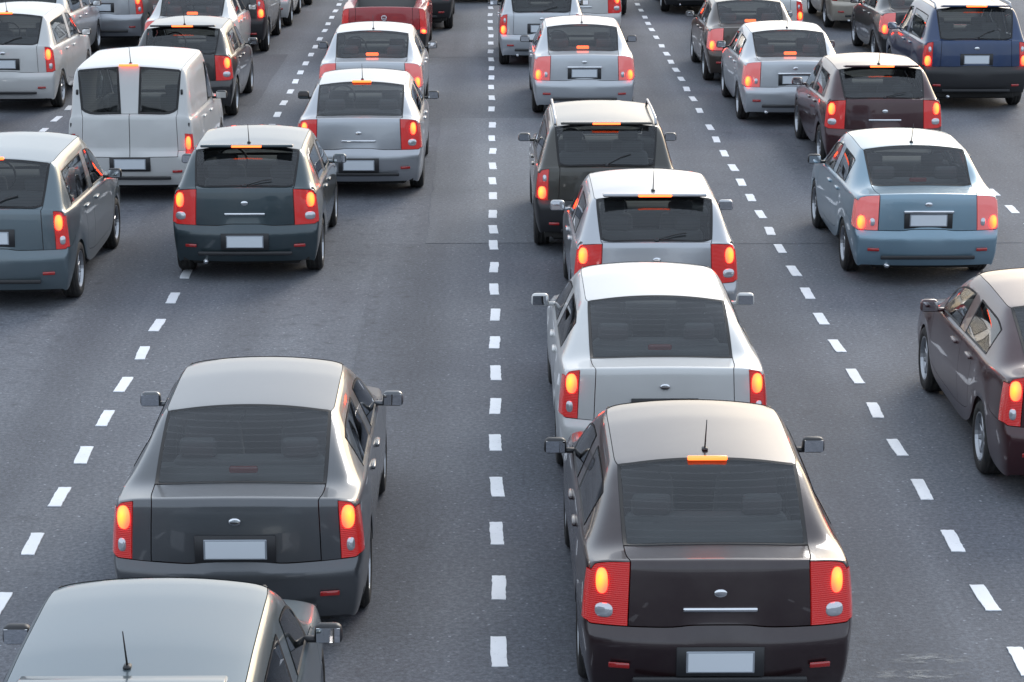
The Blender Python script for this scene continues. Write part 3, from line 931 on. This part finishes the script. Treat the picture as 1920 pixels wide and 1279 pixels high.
# ------------------------------------------------------------------ the traffic
WHITE = paint('white', (.54, .54, .53), 0, .4)
SILVER = paint('silver', (.40, .415, .44), .7, .34)
PALE = paint('pale_silver', (.47, .49, .515), .5, .36)
BLACK = paint('black', (.012, .012, .014), 0, .3)
CHARC = paint('charcoal', (.045, .046, .05), .4, .32)
OLIVE = paint('dark_olive', (.040, .038, .032), .4, .32)
TEAL = paint('dark_teal', (.035, .055, .065), .4, .32)
BLUE = paint('dark_blue', (.012, .035, .10), .35, .3)
SKYB = paint('grey_blue', (.20, .30, .37), .5, .32)
RED = paint('red', (.30, .012, .018), .1, .32)
MAROON = paint('maroon', (.040, .008, .011), .3, .32)
BROWN = paint('brown', (.060, .045, .036), .4, .32)
BEIGE = paint('beige', (.42, .38, .32), .4, .35)
GREY = paint('grey', (.085, .090, .098), .5, .32)
BLACKRED = paint('black_red', (.020, .009, .011), .2, .3)
TGREY = paint('teal_grey', (.11, .145, .165), .5, .32)

def car(kind, name, px_, py_, zl, colour, label, **kw):
    """px_, py_: where the middle between the two rear lights stands in the photograph; zl: their height"""
    x, y = at(px_, py_, zl)
    return place_car(kind, name, x, y - .05, colour, label, **kw)
Q = 'cars queuing in the lanes'
# lane left of the centre line
car('pickup', 'pickup_truck', 720, 40, .80, RED, 'red pickup truck with a round chrome emblem on its tailgate', category='pickup truck')
car('notchback', 'car', 694, 140, .85, PALE, 'pale silver saloon car right behind the red pickup')
car('wide_light_saloon', 'car', 672, 255, .85, SILVER, 'silver saloon car between the pale saloon and the dark teal hatchback')
car('compact', 'car', 458, 390, .85, TEAL, 'dark teal hatchback straddling the dashed line behind the silver saloon')
car('saloon', 'car', 440, 990, .88, GREY, 'grey saloon just ahead of the teal grey hatchback at the bottom left', high=False)
car('hatchback', 'car', 212, 1560, .85, TGREY, 'teal grey hatchback cut off by the bottom edge, tailing the grey saloon')
place_car('offroader', 'car', -1.62, 50.6, CHARC, 'dark off-roader ahead of the red pickup, only its right wheels showing')
place_car('compact', 'car', -.35, 56.3, BLACK, 'black car at the top edge over the centre dashes')
# lane right of the centre line
car('hatchback', 'car', 1016, 42, .85, PALE, 'pale silver hatchback right beside the centre dashes at the top')
place_car('compact', 'car', 1.86, 48.25, WHITE, 'white hatchback ahead of the pale silver one, seen past its corner')
place_car('offroader', 'car', 2.22, 53.3, BLACK, 'black off-roader at the top edge ahead of the white hatchback')
car('notchback', 'car', 1096, 126, .85, PALE, 'pale silver saloon with a wide chrome bar over its number plate')
car('offroader', 'car', 1138, 340, .90, OLIVE, 'dark olive off-roader with roof rails behind the silver saloon', sc=(.96, .98, .93))
car('compact', 'car', 1232, 492, .88, SILVER, 'silver hatchback with a roof spoiler close behind the olive off-roader')
car('saloon', 'car', 1247, 735, .88, WHITE, 'white saloon car between the silver hatchback and the black saloon nearest the camera', high=False)
car('wide_light_saloon', 'car', 1352, 1115, .88, BLACKRED, 'black saloon with a faint red sheen nearest the camera, right of the centre dashes')
# next lane to the right
car('notchback', 'car', 1415, 72, .85, BROWN, 'dark brown saloon ahead of the silver one, right of the slanting dashes')
car('notchback', 'car', 1492, 138, .85, PALE, 'pale silver saloon tucked in behind the dark brown saloon')
car('compact', 'car', 1660, 212, .88, MAROON, 'maroon hatchback ahead of the grey blue saloon')
car('notchback', 'car', 1742, 397, .85, SKYB, 'grey blue saloon car by the right edge behind the maroon hatchback', high=False)
car('saloon', 'car', 2085, 750, .88, MAROON, 'dark red saloon cut off by the right edge of the picture', high=False)
place_car('hatchback', 'car', 5.42, 47.2, WHITE, 'white hatchback peeping out past the dark brown saloon')
place_car('compact', 'car', 5.95, 51.9, BLACK, 'black car ahead of the white hatchback, right of the brown saloon')
place_car('notchback', 'car', 4.75, 53.8, BLACK, 'black saloon at the top edge ahead of the brown saloon')
# far right lane
place_car('saloon', 'car', 8.05, 50.6, BEIGE, 'beige saloon at the top, ahead of the black saloon in the outer lane', lit=False)
car('notchback', 'car', 1735, 42, .85, BLACK, 'black saloon ahead of the dark blue off-roader in the outer lane')
car('offroader', 'car', 1832, 104, .92, BLUE, 'dark blue off-roader at the top right corner', sc=(1, 1, 1.02))
# lane left of the slanting dashes
place_car('offroader', 'car', -5.20, 46.8, BLACK, 'black off-roader with a lit tail light ahead of the white saloon')
place_car('hatchback', 'car', -5.0, 51.3, WHITE, 'white hatchback at the top, ahead of the black off-roader')
place_car('offroader', 'car', -4.95, 55.4, BROWN, 'brown off-roader farthest ahead in its lane at the top edge')
car('notchback', 'car', 352, 57, .85, WHITE, 'white saloon between the black off-roader and the black hatchback')
car('compact', 'car', 338, 125, .88, BLACK, 'black hatchback with a lit roof brake light behind the white saloon')
car('van', 'van', 243, 268, .80, WHITE, 'white panel van with two rear window panes', category='van')
x_, y_ = at(95, 430, .90)
place_car('people_carrier', 'car', x_ - .66, y_ - .05, TGREY, 'teal grey people carrier cut off by the left edge behind the van')
# far left lanes
car('people_carrier', 'car', 5, 112, .88, WHITE, 'white people carrier cut off by the left edge, its right tail light lit')
place_car('people_carrier', 'car', -8.5, 44.1, PALE, 'pale silver people carrier ahead of the white people carrier', lit=False)
car('people_carrier', 'car', 188, 10, .85, SILVER, 'silver people carrier with a white number plate at the top left')
place_car('notchback', 'car', -6.9, 53.3, GREY, 'grey saloon at the top edge ahead of the silver people carrier', lit=False)
place_car('saloon', 'car', -8.62, 34.2, CHARC, 'charcoal saloon whose front corner shows at the left edge')
